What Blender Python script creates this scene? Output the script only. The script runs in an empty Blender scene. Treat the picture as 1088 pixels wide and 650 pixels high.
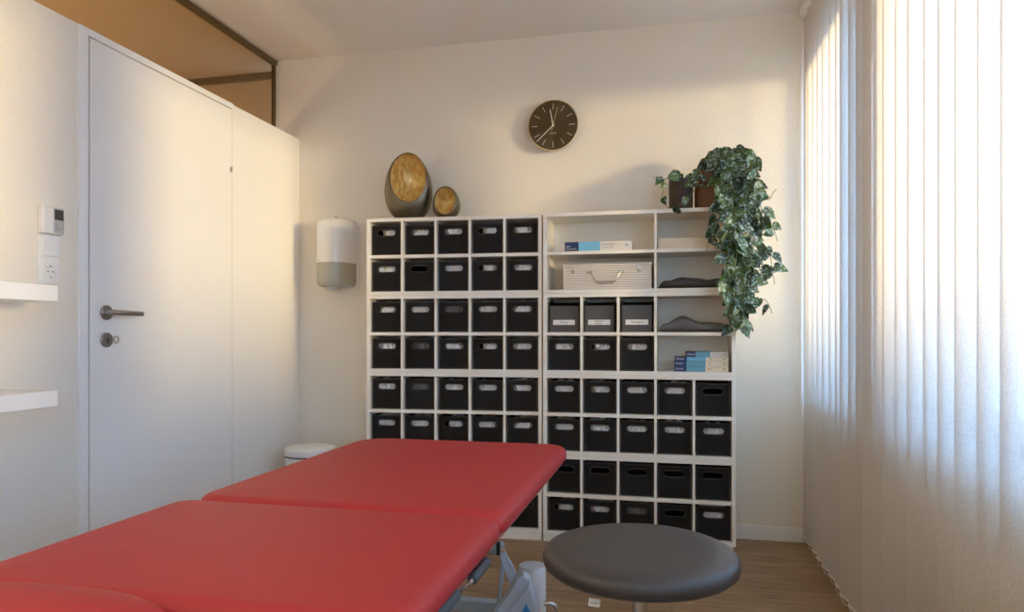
import bpy, bmesh, math, random
from mathutils import Vector, Matrix
random.seed(7)
PI = math.pi
sc = bpy.context.scene
col = sc.collection
R = math.radians

# ------------------------------------------------------------------ camera
YAW = R(12.85); EYE = .986; FPX = 745.0; HZ = 353.5
SN, CS = math.sin(YAW), math.cos(YAW)
cd = bpy.data.cameras.new('camera'); cam = bpy.data.objects.new('camera', cd); col.objects.link(cam)
cam.location = (0, 0, EYE); cam.rotation_euler = (PI/2, 0, YAW)
cd.sensor_width = 36; cd.lens = FPX/1088*36; cd.shift_y = (HZ-325)/1088; cd.clip_start = .02
sc.camera = cam

def at(px, py, d):
    r = (px-544)/FPX
    return Vector((d*(-SN+CS*r), d*(CS+SN*r), EYE-(py-HZ)/FPX*d))
def atY(px, py, Y):
    r = (px-544)/FPX
    return at(px, py, Y/(CS+SN*r))
def atX(px, py, X):
    r = (px-544)/FPX
    return at(px, py, X/(-SN+CS*r))

# ------------------------------------------------------------------ materials
def nmat(name):
    m = bpy.data.materials.new(name); m.use_nodes = True
    nt = m.node_tree; b = nt.nodes['Principled BSDF']
    return m, nt, b
def mat(name, c, rough=.5, metal=0., bump=None, spec=.5, vary=None, coat=0., trans=0.):
    """bump=(scale, strength, distance) ; vary=(scale, amount)"""
    m, nt, b = nmat(name); N, L = nt.nodes, nt.links
    b.inputs['Base Color'].default_value = (*c, 1); b.inputs['Roughness'].default_value = rough
    b.inputs['Metallic'].default_value = metal; b.inputs['Specular IOR Level'].default_value = spec
    b.inputs['Coat Weight'].default_value = coat; b.inputs['Transmission Weight'].default_value = trans
    tc = N.new('ShaderNodeTexCoord')
    if bump:
        n = N.new('ShaderNodeTexNoise'); n.inputs['Scale'].default_value = bump[0]; n.inputs['Detail'].default_value = 4
        L.new(tc.outputs['Object'], n.inputs['Vector'])
        bp = N.new('ShaderNodeBump'); bp.inputs['Strength'].default_value = bump[1]; bp.inputs['Distance'].default_value = bump[2]
        L.new(n.outputs['Fac'], bp.inputs['Height']); L.new(bp.outputs['Normal'], b.inputs['Normal'])
    if vary:
        n = N.new('ShaderNodeTexNoise'); n.inputs['Scale'].default_value = vary[0]; n.inputs['Detail'].default_value = 3
        L.new(tc.outputs['Object'], n.inputs['Vector'])
        mx = N.new('ShaderNodeMix'); mx.data_type = 'RGBA'
        a = vary[1]
        mx.inputs[6].default_value = (*[v*(1-a) for v in c], 1); mx.inputs[7].default_value = (*[min(1, v*(1+a)) for v in c], 1)
        L.new(n.outputs['Fac'], mx.inputs[0]); L.new(mx.outputs[2], b.inputs['Base Color'])
    return m

M = {}
M['wall'] = mat('wall_paint', (.82, .755, .645), .85, bump=(110, .5, .004), vary=(3, .02))
M['ceil'] = mat('ceiling_paint', (.76, .71, .65), .9, bump=(60, .2, .002))
M['door'] = mat('door_lacquer', (.88, .85, .79), .42, bump=(6, .03, .01))
M['frame'] = mat('frame_lacquer', (.88, .86, .81), .35, bump=(8, .02, .004))
M['seam'] = mat('door_joint', (.35, .30, .26), .7, bump=(40, .1, .001))  # dull brown for the recessed joint around the door leaf
M['hall'] = mat('hallway_paint', (.54, .37, .19), .8, bump=(60, .2, .002))
M['track'] = mat('bronze_track', (.16, .11, .05), .45, metal=.3, bump=(30, .05, .001))
M['white'] = mat('white_laminate', (.88, .83, .73), .45, bump=(30, .03, .001))
M['black'] = mat('black_fabric', (.009, .008, .008), .75, bump=(500, .5, .001), spec=.3, vary=(40, .2))
M['piping'] = mat('charcoal_piping', (.035, .034, .034), .6, bump=(300, .3, .001), spec=.4)
M['cloth'] = mat('white_cloth', (.90, .85, .80), .9, bump=(90, 1, .010), vary=(75, .22))
M['greycloth'] = mat('grey_cloth', (.17, .16, .16), .9, bump=(70, .8, .006), vary=(60, .2))
M['red'] = mat('red_vinyl', (.46, .034, .034), .52, bump=(260, .16, .0015), spec=.36, vary=(2.5, .05))
M['board'] = mat('underside_board', (.40, .16, .14), .6, bump=(40, .2, .001))
M['stool'] = mat('grey_leatherette', (.050, .045, .043), .42, bump=(300, .16, .001), spec=.5, vary=(4, .08))
M['chrome'] = mat('brushed_steel', (.58, .56, .53), .26, metal=1, bump=(80, .05, .0006))
M['nickel'] = mat('satin_nickel', (.42, .39, .35), .3, metal=1, bump=(80, .05, .0006))
M['bluegrey'] = mat('blue_grey_coat', (.34, .38, .42), .4, bump=(60, .05, .001))
M['column'] = mat('beige_grey_coat', (.58, .56, .54), .45, bump=(60, .05, .001))
M['lightgrey'] = mat('light_grey_coat', (.46, .50, .55), .4, bump=(60, .05, .001))
M['grip'] = mat('grey_foam_grip', (.05, .06, .072), .6, bump=(260, .3, .001))
M['rubber'] = mat('black_rubber', (.015, .015, .016), .5, bump=(100, .2, .001))
M['blue'] = mat('blue_print', (.04, .22, .50), .5, bump=(60, .03, .001))
M['navy'] = mat('navy_print', (.012, .035, .12), .5, bump=(60, .03, .001))
M['sky'] = mat('light_blue_print', (.18, .48, .68), .5, bump=(60, .03, .001))
M['teal'] = mat('teal_print', (.13, .33, .42), .5, bump=(60, .03, .001))
M['carton'] = mat('white_carton', (.72, .68, .62), .6, bump=(50, .05, .001))
M['cream'] = mat('cream_carton', (.78, .68, .50), .6, bump=(30, .05, .001), vary=(9, .04))
M['ink'] = mat('dark_ink', (.05, .045, .045), .6, bump=(50, .02, .001))
M['inkgrey'] = mat('grey_ink', (.30, .29, .28), .6, bump=(50, .02, .001))
M['redink'] = mat('red_ink', (.55, .16, .14), .6, bump=(50, .02, .001))
M['paper'] = mat('paper_label', (.80, .78, .74), .7, bump=(50, .03, .001))
M['alu'] = mat('ribbed_aluminium', (.74, .67, .58), .45, metal=.35, bump=(40, .05, .001))
M['alugap'] = mat('aluminium_groove', (.30, .25, .20), .5, metal=.3, bump=(40, .05, .001))
M['pillow'] = mat('grey_pillow', (.14, .13, .125), .85, bump=(200, .35, .002), vary=(8, .1))
M['darkpillow'] = mat('dark_grey_throw', (.075, .068, .066), .85, bump=(120, .5, .003), vary=(10, .12))
M['plastic'] = mat('white_plastic', (.80, .78, .73), .25, bump=(20, .01, .001), coat=.3)
M['socket'] = mat('switch_plastic', (.82, .80, .75), .3, bump=(20, .01, .001))
M['silver'] = mat('silver_plastic', (.50, .50, .49), .35, metal=.3, bump=(20, .01, .001))
M['display'] = mat('dark_display', (.04, .045, .05), .2, bump=(20, .01, .001))
M['enamel'] = mat('white_enamel', (.80, .79, .76), .3, bump=(20, .01, .001), coat=.3)
M['pewter'] = mat('dark_pewter', (.17, .145, .10), .32, metal=.9, bump=(25, .05, .002), vary=(6, .15))
M['pot_d'] = mat('dark_brown_pot', (.050, .028, .020), .55, bump=(30, .4, .003), vary=(22, .35))
M['pot_c'] = mat('copper_brown_pot', (.17, .075, .038), .5, bump=(30, .4, .003), vary=(22, .4))
M['soil'] = mat('soil', (.03, .02, .013), .95, bump=(90, .9, .01))
M['stem'] = mat('vine_stem', (.16, .19, .07), .6, bump=(90, .2, .001))
M['rim'] = mat('brass_rim', (.72, .58, .30), .28, metal=1, bump=(60, .03, .0005))
M['hand'] = mat('pale_gold', (.90, .84, .68), .35, metal=.4, bump=(60, .03, .0005))
M['thread'] = mat('chain_white', (.80, .76, .68), .5, bump=(60, .03, .0005))
M['outer'] = mat('outdoor_render', (.55, .53, .50), .9, bump=(10, .3, .01), vary=(2, .1))
M['ground'] = mat('outdoor_paving', (.45, .45, .46), .9, bump=(10, .3, .01), vary=(1, .1))

def make_gold():
    m, nt, b = nmat('gold_leaf'); N, L = nt.nodes, nt.links
    tc = N.new('ShaderNodeTexCoord'); mp = N.new('ShaderNodeMapping'); mp.inputs['Scale'].default_value = (34, 5, 12)
    n = N.new('ShaderNodeTexNoise'); n.inputs['Scale'].default_value = 2.2; n.inputs['Detail'].default_value = 5
    L.new(tc.outputs['Object'], mp.inputs[0]); L.new(mp.outputs[0], n.inputs['Vector'])
    cr = N.new('ShaderNodeValToRGB'); e = cr.color_ramp.elements
    e[0].position = .36; e[0].color = (.72, .43, .13, 1); e[1].position = .62; e[1].color = (1.0, .80, .34, 1)
    L.new(n.outputs['Fac'], cr.inputs[0]); L.new(cr.outputs[0], b.inputs['Base Color'])
    b.inputs['Metallic'].default_value = .45; b.inputs['Roughness'].default_value = .4
    bp = N.new('ShaderNodeBump'); bp.inputs['Strength'].default_value = .6; bp.inputs['Distance'].default_value = .004
    L.new(n.outputs['Fac'], bp.inputs['Height']); L.new(bp.outputs[0], b.inputs['Normal'])
    return m
M['gold'] = make_gold()
def make_dial():
    m, nt, b = nmat('sunray_dial'); N, L = nt.nodes, nt.links
    b.inputs['Base Color'].default_value = (.11, .083, .048, 1); b.inputs['Metallic'].default_value = .9
    b.inputs['Roughness'].default_value = .38; b.inputs['Anisotropic'].default_value = .85
    tg = N.new('ShaderNodeTangent'); tg.direction_type = 'RADIAL'; tg.axis = 'Y'
    L.new(tg.outputs[0], b.inputs['Tangent'])
    return m
M['dial'] = make_dial()
def make_leaf():
    m, nt, b = nmat('silver_spotted_leaf'); N, L = nt.nodes, nt.links
    tc = N.new('ShaderNodeTexCoord'); n = N.new('ShaderNodeTexNoise'); n.inputs['Scale'].default_value = 85; n.inputs['Detail'].default_value = 2
    L.new(tc.outputs['Object'], n.inputs['Vector'])
    cr = N.new('ShaderNodeValToRGB'); e = cr.color_ramp.elements
    e[0].position = .54; e[0].color = (0, 0, 0, 1); e[1].position = .60; e[1].color = (1, 1, 1, 1)
    L.new(n.outputs['Fac'], cr.inputs[0])
    n2 = N.new('ShaderNodeTexNoise'); n2.inputs['Scale'].default_value = 14
    L.new(tc.outputs['Object'], n2.inputs['Vector'])
    g = N.new('ShaderNodeValToRGB'); e = g.color_ramp.elements
    e[0].position = .40; e[0].color = (.010, .035, .016, 1); e[1].position = .66; e[1].color = (.075, .14, .035, 1)
    L.new(n2.outputs['Fac'], g.inputs[0])
    mx = N.new('ShaderNodeMix'); mx.data_type = 'RGBA'; mx.inputs[7].default_value = (.25, .34, .33, 1)
    L.new(cr.outputs[0], mx.inputs[0]); L.new(g.outputs[0], mx.inputs[6]); L.new(mx.outputs[2], b.inputs['Base Color'])
    b.inputs['Roughness'].default_value = .42
    return m
M['leaf'] = make_leaf()
def make_slat():
    m = bpy.data.materials.new('blind_fabric'); m.use_nodes = True; nt = m.node_tree; N, L = nt.nodes, nt.links
    N.remove(N['Principled BSDF']); out = N['Material Output']
    tc = N.new('ShaderNodeTexCoord'); n = N.new('ShaderNodeTexNoise'); n.inputs['Scale'].default_value = 260; n.inputs['Detail'].default_value = 2
    L.new(tc.outputs['Object'], n.inputs['Vector'])
    cr = N.new('ShaderNodeValToRGB'); e = cr.color_ramp.elements
    e[0].position = .3; e[0].color = (.62, .56, .49, 1); e[1].position = .7; e[1].color = (.74, .68, .60, 1)
    L.new(n.outputs['Fac'], cr.inputs[0])
    bp = N.new('ShaderNodeBump'); bp.inputs['Strength'].default_value = .3; bp.inputs['Distance'].default_value = .001
    L.new(n.outputs['Fac'], bp.inputs['Height'])
    d = N.new('ShaderNodeBsdfDiffuse'); t = N.new('ShaderNodeBsdfTranslucent')
    L.new(cr.outputs[0], d.inputs['Color']); L.new(cr.outputs[0], t.inputs['Color']); L.new(bp.outputs[0], d.inputs['Normal'])
    mx = N.new('ShaderNodeMixShader'); mx.inputs[0].default_value = .24
    L.new(d.outputs[0], mx.inputs[1]); L.new(t.outputs[0], mx.inputs[2]); tp_ = N.new('ShaderNodeBsdfTransparent'); m2 = N.new('ShaderNodeMixShader'); 
    # open weave: the threads hide its holes more and more at a slant
    lw = N.new('ShaderNodeLayerWeight'); lw.inputs['Blend'].default_value = .5
    iv = N.new('ShaderNodeMath'); iv.operation = 'MULTIPLY_ADD'; iv.inputs[1].default_value = -.19; iv.inputs[2].default_value = .19
    L.new(lw.outputs['Facing'], iv.inputs[0]); L.new(iv.outputs[0], m2.inputs[0])
    L.new(mx.outputs[0], m2.inputs[1]); L.new(tp_.outputs[0], m2.inputs[2]); L.new(m2.outputs[0], out.inputs['Surface'])
    return m
M['slat'] = make_slat()
def make_glass(name, tint):
    m = bpy.data.materials.new(name); m.use_nodes = True; nt = m.node_tree; N, L = nt.nodes, nt.links
    N.remove(N['Principled BSDF']); out = N['Material Output']
    tr = N.new('ShaderNodeBsdfTransparent'); tr.inputs[0].default_value = (*tint, 1)
    g = N.new('ShaderNodeBsdfGlossy'); g.inputs['Roughness'].default_value = .02
    f = N.new('ShaderNodeLayerWeight'); pw = N.new('ShaderNodeMath'); pw.operation = 'POWER'; pw.inputs[1].default_value = 5
    ml = N.new('ShaderNodeMath'); ml.operation = 'MULTIPLY_ADD'; ml.inputs[1].default_value = .6; ml.inputs[2].default_value = .03
    L.new(f.outputs['Facing'], pw.inputs[0]); L.new(pw.outputs[0], ml.inputs[0])
    mx = N.new('ShaderNodeMixShader'); L.new(ml.outputs[0], mx.inputs[0]); L.new(tr.outputs[0], mx.inputs[1]); L.new(g.outputs[0], mx.inputs[2])
    L.new(mx.outputs[0], out.inputs['Surface'])
    return m
M['glass'] = make_glass('clear_glass', (.95, .97, .96))
def make_smoke():
    m, nt, b = nmat('smoky_translucent_plastic')
    b.inputs['Base Color'].default_value = (.50, .48, .38, 1); b.inputs['Roughness'].default_value = .2
    b.inputs['Alpha'].default_value = .82; b.inputs['Coat Weight'].default_value = .3
    return m
M['smoke'] = make_smoke()
def make_floor():
    m, nt, b = nmat('oak_planks'); N, L = nt.nodes, nt.links
    tc = N.new('ShaderNodeTexCoord')
    br = N.new('ShaderNodeTexBrick'); br.offset = .37; br.inputs['Scale'].default_value = 1
    br.inputs['Brick Width'].default_value = 1.25; br.inputs['Row Height'].default_value = .19
    br.inputs['Mortar Size'].default_value = .0012; br.inputs['Mortar Smooth'].default_value = .2
    br.inputs['Color1'].default_value = (.33, .20, .10, 1); br.inputs['Color2'].default_value = (.40, .25, .13, 1)
    br.inputs['Mortar'].default_value = (.13, .075, .04, 1)
    L.new(tc.outputs['Object'], br.inputs['Vector'])
    mp = N.new('ShaderNodeMapping'); mp.inputs['Scale'].default_value = (1.6, 22, 1)
    L.new(tc.outputs['Object'], mp.inputs[0])
    n = N.new('ShaderNodeTexNoise'); n.inputs['Scale'].default_value = 2.5; n.inputs['Detail'].default_value = 7; n.inputs['Distortion'].default_value = .6
    L.new(mp.outputs[0], n.inputs['Vector'])
    cr = N.new('ShaderNodeValToRGB'); e = cr.color_ramp.elements
    e[0].position = .32; e[0].color = (.62, .62, .62, 1); e[1].position = .68; e[1].color = (1.15, 1.15, 1.15, 1)
    L.new(n.outputs['Fac'], cr.inputs[0])
    mx = N.new('ShaderNodeMix'); mx.data_type = 'RGBA'; mx.blend_type = 'MULTIPLY'; mx.inputs[0].default_value = 1
    L.new(br.outputs['Color'], mx.inputs[6]); L.new(cr.outputs[0], mx.inputs[7]); L.new(mx.outputs[2], b.inputs['Base Color'])
    b.inputs['Roughness'].default_value = .5
    bp = N.new('ShaderNodeBump'); bp.inputs['Strength'].default_value = .15; bp.inputs['Distance'].default_value = .002
    L.new(n.outputs['Fac'], bp.inputs['Height']); L.new(bp.outputs[0], b.inputs['Normal'])
    return m
M['floor'] = make_floor()

# ------------------------------------------------------------------ mesh helpers
class MB:
    def __init__(s): s.v = []; s.f = []
    def add(s, vs, fs):
        o = len(s.v); s.v += [Vector(v) for v in vs]; s.f += [tuple(i+o for i in f) for f in fs]; return s
    def box(s, x0, x1, y0, y1, z0, z1):
        vs = [(x, y, z) for z in (z0, z1) for y in (y0, y1) for x in (x0, x1)]
        return s.add(vs, [(0, 2, 3, 1), (4, 5, 7, 6), (0, 1, 5, 4), (2, 6, 7, 3), (0, 4, 6, 2), (1, 3, 7, 5)])
    def loft(s, rings, cap0=True, cap1=True, closed=True):
        n = len(rings[0]); vs = [p for r in rings for p in r]; fs = []
        for k in range(len(rings)-1):
            for i in range(n if closed else n-1):
                j = (i+1) % n
                fs.append((k*n+i, k*n+j, (k+1)*n+j, (k+1)*n+i))
        if cap0: fs.append(tuple(reversed(range(n))))
        if cap1: fs.append(tuple((len(rings)-1)*n+i for i in range(n)))
        return s.add(vs, fs)
    def tube(s, pts, r, n=10, cap=True):
        pts = [Vector(p) for p in pts]; rings = []; prev = None
        for i, p in enumerate(pts):
            t = (pts[min(i+1, len(pts)-1)]-pts[max(i-1, 0)]).normalized()
            if prev is None:
                a = t.orthogonal().normalized()
            else:
                a = (prev-t*prev.dot(t)); a = a.normalized() if a.length > 1e-6 else t.orthogonal().normalized()
            prev = a; b = t.cross(a)
            rr = r[i] if isinstance(r, (list, tuple)) else r
            rings.append([p+a*rr*math.cos(2*PI*k/n)+b*rr*math.sin(2*PI*k/n) for k in range(n)])
        return s.loft(rings, cap, cap)
    def lathe(s, prof, c=(0, 0, 0), n=48, axis='Z', cap=True):
        rings = []
        for (r, h) in prof:
            ring = []
            for k in range(n):
                a = 2*PI*k/n; x, y = r*math.cos(a), r*math.sin(a)
                p = {'Z': (x, y, h), 'Y': (x, h, -y), 'X': (h, x, y)}[axis]
                ring.append(Vector(c)+Vector(p))
            rings.append(ring)
        return s.loft(rings, cap, cap)
    def prism(s, pts, off):
        off = Vector(off); a = [Vector(p) for p in pts]; b = [p+off for p in a]
        return s.loft([a, b])
    def xf(s, mtx):
        s.v = [mtx @ v for v in s.v]; return s
    def build(s, name, m, parent=None, smooth=40, bevel=0, loc=None, kind=None, label=None):
        me = bpy.data.meshes.new(name)
        me.from_pydata([tuple(v) for v in s.v], [], s.f); me.update()
        bm = bmesh.new(); bm.from_mesh(me); bmesh.ops.recalc_face_normals(bm, faces=bm.faces); bm.to_mesh(me); bm.free()
        if smooth:
            me.shade_smooth(); me.set_sharp_from_angle(angle=R(smooth))
        me.materials.append(M[m] if isinstance(m, str) else m)
        o = bpy.data.objects.new(name, me); col.objects.link(o)
        if parent: o.parent = parent
        if loc is not None: o.location = loc
        if bevel:
            bv = o.modifiers.new('bevel', 'BEVEL'); bv.width = bevel; bv.segments = 2; bv.limit_method = 'ANGLE'; bv.angle_limit = R(40)
        if kind: o['kind'] = kind
        if label: o['label'] = label
        return o

def tag(o, label=None, cat=None, group=None, kind=None):
    if label: o['label'] = label
    if cat: o['category'] = cat
    if group: o['group'] = group
    if kind: o['kind'] = kind
    return o
def thing(name, label, cat, loc=(0, 0, 0), rz=0, group=None):
    o = bpy.data.objects.new(name, None); col.objects.link(o)
    o.empty_display_size = .05; o.location = loc; o.rotation_euler = (0, 0, rz)
    return tag(o, label, cat, group)
KIDS = {}
def copy_tree(o, parent=None):
    c = o.copy(); col.objects.link(c)
    if parent: c.parent = parent
    for ch in list(o.children): copy_tree(ch, c)
    return c
def rrect(x0, x1, y0, y1, rad, n=8):
    """rad = (x0y0, x1y0, x1y1, x0y1); counter-clockwise"""
    pts = []
    for (cx, cy, sx, sy, r, a0) in ((x0, y0, 1, 1, rad[0], PI), (x1, y0, -1, 1, rad[1], 1.5*PI), (x1, y1, -1, -1, rad[2], 0), (x0, y1, 1, -1, rad[3], .5*PI)):
        for k in range(n+1):
            a = a0+k/n*PI/2
            pts.append((cx+sx*r+r*math.cos(a), cy+sy*r+r*math.sin(a)))
    return pts
def pad(mb, x0, x1, y0, y1, z0, z1, rad, er=.028, crown=.006, n=8):
    rings = []
    def ring(a, z):
        lim = (min(x1-x0, y1-y0)/2-a)*.9
        rr = [min(max(r-a*.65, .012), lim) for r in rad]
        rings.append([Vector((x, y, z)) for x, y in rrect(x0+a, x1-a, y0+a, y1-a, rr, n)])
    ring(.012, z0); ring(.003, z0+.004); ring(0, z0+.012)
    zt = z1-crown
    for k in range(0, 7):
        a = k/6*PI/2
        ring(er*(1-math.cos(a)), zt-er*.9+er*.9*math.sin(a))
    half = min(x1-x0, y1-y0)/2
    for q in (.25, .45, .65, .85, .96):
        t = er+(half-er)*q
        ring(t, zt+crown*math.sin(q*PI/2))
    mb.loft(rings); return mb
def letters(body, size, name, m, parent, loc, rot=(PI/2, 0, 0), extr=.0002, align='CENTER'):
    cu = bpy.data.curves.new(name, 'FONT'); cu.body = body; cu.size = size; cu.align_x = align; cu.align_y = 'CENTER'; cu.extrude = extr
    cu.resolution_u = 3
    tmp = bpy.data.objects.new(name+'_tmp', cu); col.objects.link(tmp)
    dg = bpy.context.evaluated_depsgraph_get(); me = bpy.data.meshes.new_from_object(tmp.evaluated_get(dg))
    bpy.data.objects.remove(tmp)
    me.materials.clear(); me.materials.append(M[m])
    o = bpy.data.objects.new(name, me); col.objects.link(o); o.parent = parent; o.location = loc; o.rotation_euler = rot
    return o

# ------------------------------------------------------------------ the room
XL, YB, XI, XO, ZC = -2.012, 3.524, .70, 1.00, 2.5
XG = -2.163; YN = -2.7; ZP = 2.06
S = 'structure'
MB().box(-4.2, XO, YN-.1, 4.0, -.06, 0).build('floor', 'floor', kind=S)
MB().box(XG-.012, XO, YN-.1, YB+.1, ZC, ZC+.1).build('ceiling', 'ceil', kind=S)
MB().box(XG-.01, XO, YB, YB+.12, 0, ZC).build('wall_back', 'wall', kind=S)
MB().box(XG-.01, XO, YN-.1, YN, 0, ZC).build('wall_front', 'wall', kind=S)
MB().box(XG, XL, YN, 2.04, 0, ZP).build('wall_left', 'wall', kind=S)
MB().box(XG, XL, 2.918, YB, 0, ZP-.003).build('wall_partition', 'door', kind=S)
# right wall with window openings
ZS, ZH = .72, 2.25
OP = [(2.60, 3.44), (.93, 2.27), (-.75, .60), (-2.35, -1.08)]
w = MB().box(XI, XO, YN, YB, 0, ZS).box(XI, XO, YN, YB, ZH, ZC)
edges = [YN] + sorted([v for p in OP for v in p]) + [YB]
for i in range(0, len(edges), 2): w.box(XI, XO, edges[i], edges[i+1], ZS, ZH)
w.build('wall_right', 'wall', kind=S)
for i, (a, b) in enumerate(OP):
    e = thing('window_%d' % (i+1), None, None); e['kind'] = S
    f = MB(); t = .055; x0, x1 = .84, .91
    f.box(x0, x1, a, b, ZS, ZS+t).box(x0, x1, a, b, ZH-t, ZH).box(x0, x1, a, a+t, ZS+t, ZH-t).box(x0, x1, b-t, b, ZS+t, ZH-t)
    f.build('window_frame', 'frame', e, bevel=.003)
    MB().box(.872, .878, a+t, b-t, ZS+t, ZH-t).build('window_glass', 'glass', e)
    MB().box(XI-.02, .84, a-.02 if i else a, b+.02, ZS-.02, ZS).build('window_sill', 'frame', e, bevel=.003)
MB().box(.288, .60, YB-.012, YB, 0, .068).build('baseboard_back', 'frame', kind=S, bevel=.002)
MB().box(XL+.012, -1.50, YB-.012, YB, 0, .068).build('baseboard_back', 'frame', kind=S, bevel=.002)
# door
d = thing('door_1', None, None); d['kind'] = S
MB().box(XG, XL+.006, 2.04, 2.079, 0, ZP).box(XG, XL+.006, 2.079, 2.918, 2.034, ZP).build('door_frame', 'frame', d, bevel=.0015)
MB().box(XG+.02, XL-.012, 2.079, 2.918, 0, 2.034).build('door_rebate', 'seam', d)
leaf = MB().box(XL-.012, XL+.001, 2.090, 2.914, .004, 2.032).build('door_leaf', 'door', d, bevel=.001)
p = atX(113, 332, XL+.004); q = atX(151, 333.5, XL+.05)
h = MB().lathe([(.0, 0), (.026, 0), (.027, .002), (.027, .007), (.025, .009), (0, .009)], (XL+.001, p.y, p.z), 32, 'X', False)
h.tube([(XL+.008, p.y, p.z), (XL+.035, p.y, p.z), (XL+.046, p.y+.004, p.z), (XL+.05, p.y+.016, p.z), (XL+.05, q.y, p.z-.002)], .0095, 16)
h.build('door_handle', 'nickel', leaf)
p2 = atX(113, 361, XL+.004)
k = MB().lathe([(.0, 0), (.026, 0), (.027, .002), (.027, .007), (.025, .009), (0, .009)], (XL+.001, p2.y, p2.z), 32, 'X', False)
k.build('lock_rosette', 'nickel', leaf)
MB().box(XL+.010, XL+.0108, p2.y-.003, p2.y+.003, p2.z-.011, p2.z+.006).build('keyhole', 'ink', leaf)
hg = atX(246, 180, XL+.006)
MB().tube([(XL+.008, hg.y, hg.z-.014), (XL+.008, hg.y, hg.z+.014)], .0035, 10).box(XL-.001, XL+.006, hg.y-.005, hg.y+.005, hg.z-.009, hg.z+.009).build('hinge', 'nickel', leaf)
ky = MB()
kc = Vector((XL+.026, p2.y+.022, p2.z+.001))
ky.tube([(XL+.0112, p2.y+.001, p2.z), (XL+.024, p2.y+.007, p2.z)], .002, 8)
ky.tube([kc+Vector((0, .011*math.cos(a), .013*math.sin(a)))for a in [2*PI*i/20 for i in range(20)]]+[kc+Vector((0, .011, 0))], .0018, 8)
tag(ky.build('key', 'nickel'), 'small metal key with an oval bow in the lock of the white door', 'key')
# transom window over the partition
e = thing('window_5', None, None); e['kind'] = S
MB().box(XG-.012, XG+.016, YN, YB, ZC-.022, ZC).build('window_track', 'track', e)
MB().box(XG-.012, XG+.006, YB-.014, YB, ZP, ZC-.022).build('window_track', 'track', e)
MB().box(XG-.008, XG-.002, YN, YB-.014, ZP, ZC-.022).build('window_glass', 'glass', e)
# hallway beyond
MB().box(-4.1, XG-.012, YN-.1, 3.9, ZC, ZC+.1).build('ceiling_hallway', 'hall', kind=S)
MB().box(-4.1, XG-.012, 3.68, 3.78, 0, ZC).build('wall_hallway_back', 'hall', kind=S)
MB().box(-4.2, -4.1, YN-.1, 3.9, 0, ZC).build('wall_hallway_left', 'hall', kind=S)
MB().box(-4.1, XG, YN-.1, YN, 0, ZC).build('wall_hallway_front', 'hall', kind=S)
MB().box(-4.1, XG-.013, 3.655, 3.68, ZC-.036, ZC).build('trim_1', 'track', kind=S)

# ------------------------------------------------------------------ vertical blind
bl = thing('vertical_blind', 'tall off-white vertical blind of overlapping fabric slats covering the right wall', 'blind', (.61, 0, 0))
MB().box(-.025, .025, -.9, 3.515, 2.462, 2.5).build('head_rail', 'frame', bl, bevel=.002)
Z0, Z1 = .035, 2.462
sl = MB()
nseg = 6; W = .127
prof = []
for i in range(nseg+1):
    u = -W/2+W*i/nseg
    prof.append((.0022*(1-(2*u/W)**2), u))
fr = [Vector((x, u, Z0)) for x, u in prof]
to = [Vector((v.x, v.y, Z1)) for v in fr]
sl.loft([fr, to], False, False, False)
slat = sl.build('slat', 'slat', bl, smooth=30)
wt = MB().box(-.0015, .003, -W/2+.004, W/2-.004, Z0-.006, Z0+.004).build('bottom_weight', 'thread', slat)
slats = []
y = 3.452; i = 0
rr = random.Random(3)
while y > -.80:
    o = slat if i == 0 else copy_tree(slat, bl)
    ang = R(9.5)+R(rr.uniform(-4, 4))
    o.location = (0, y, 0); o.rotation_euler = (0, 0, ang)   # far edge turned towards the room
    slats.append((y, ang)); y -= .107; i += 1
ch = MB()
for s_ in (1, -1):
    for (ya, aa), (yb, ab) in zip(slats, slats[1:]):
        pa = Vector((-math.sin(aa)*s_*W/2*.94, ya+math.cos(aa)*s_*W/2*.94, Z0-.003))
        pb = Vector((-math.sin(ab)*s_*W/2*.94, yb+math.cos(ab)*s_*W/2*.94, Z0-.003))
        mid = (pa+pb)/2-Vector((0, 0, .012))
        ch.tube([pa, (pa+mid)/2-Vector((0, 0, .003)), mid, (pb+mid)/2-Vector((0, 0, .003)), pb], .0013, 5)
ch.build('bead_chain', 'thread', bl)

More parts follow.
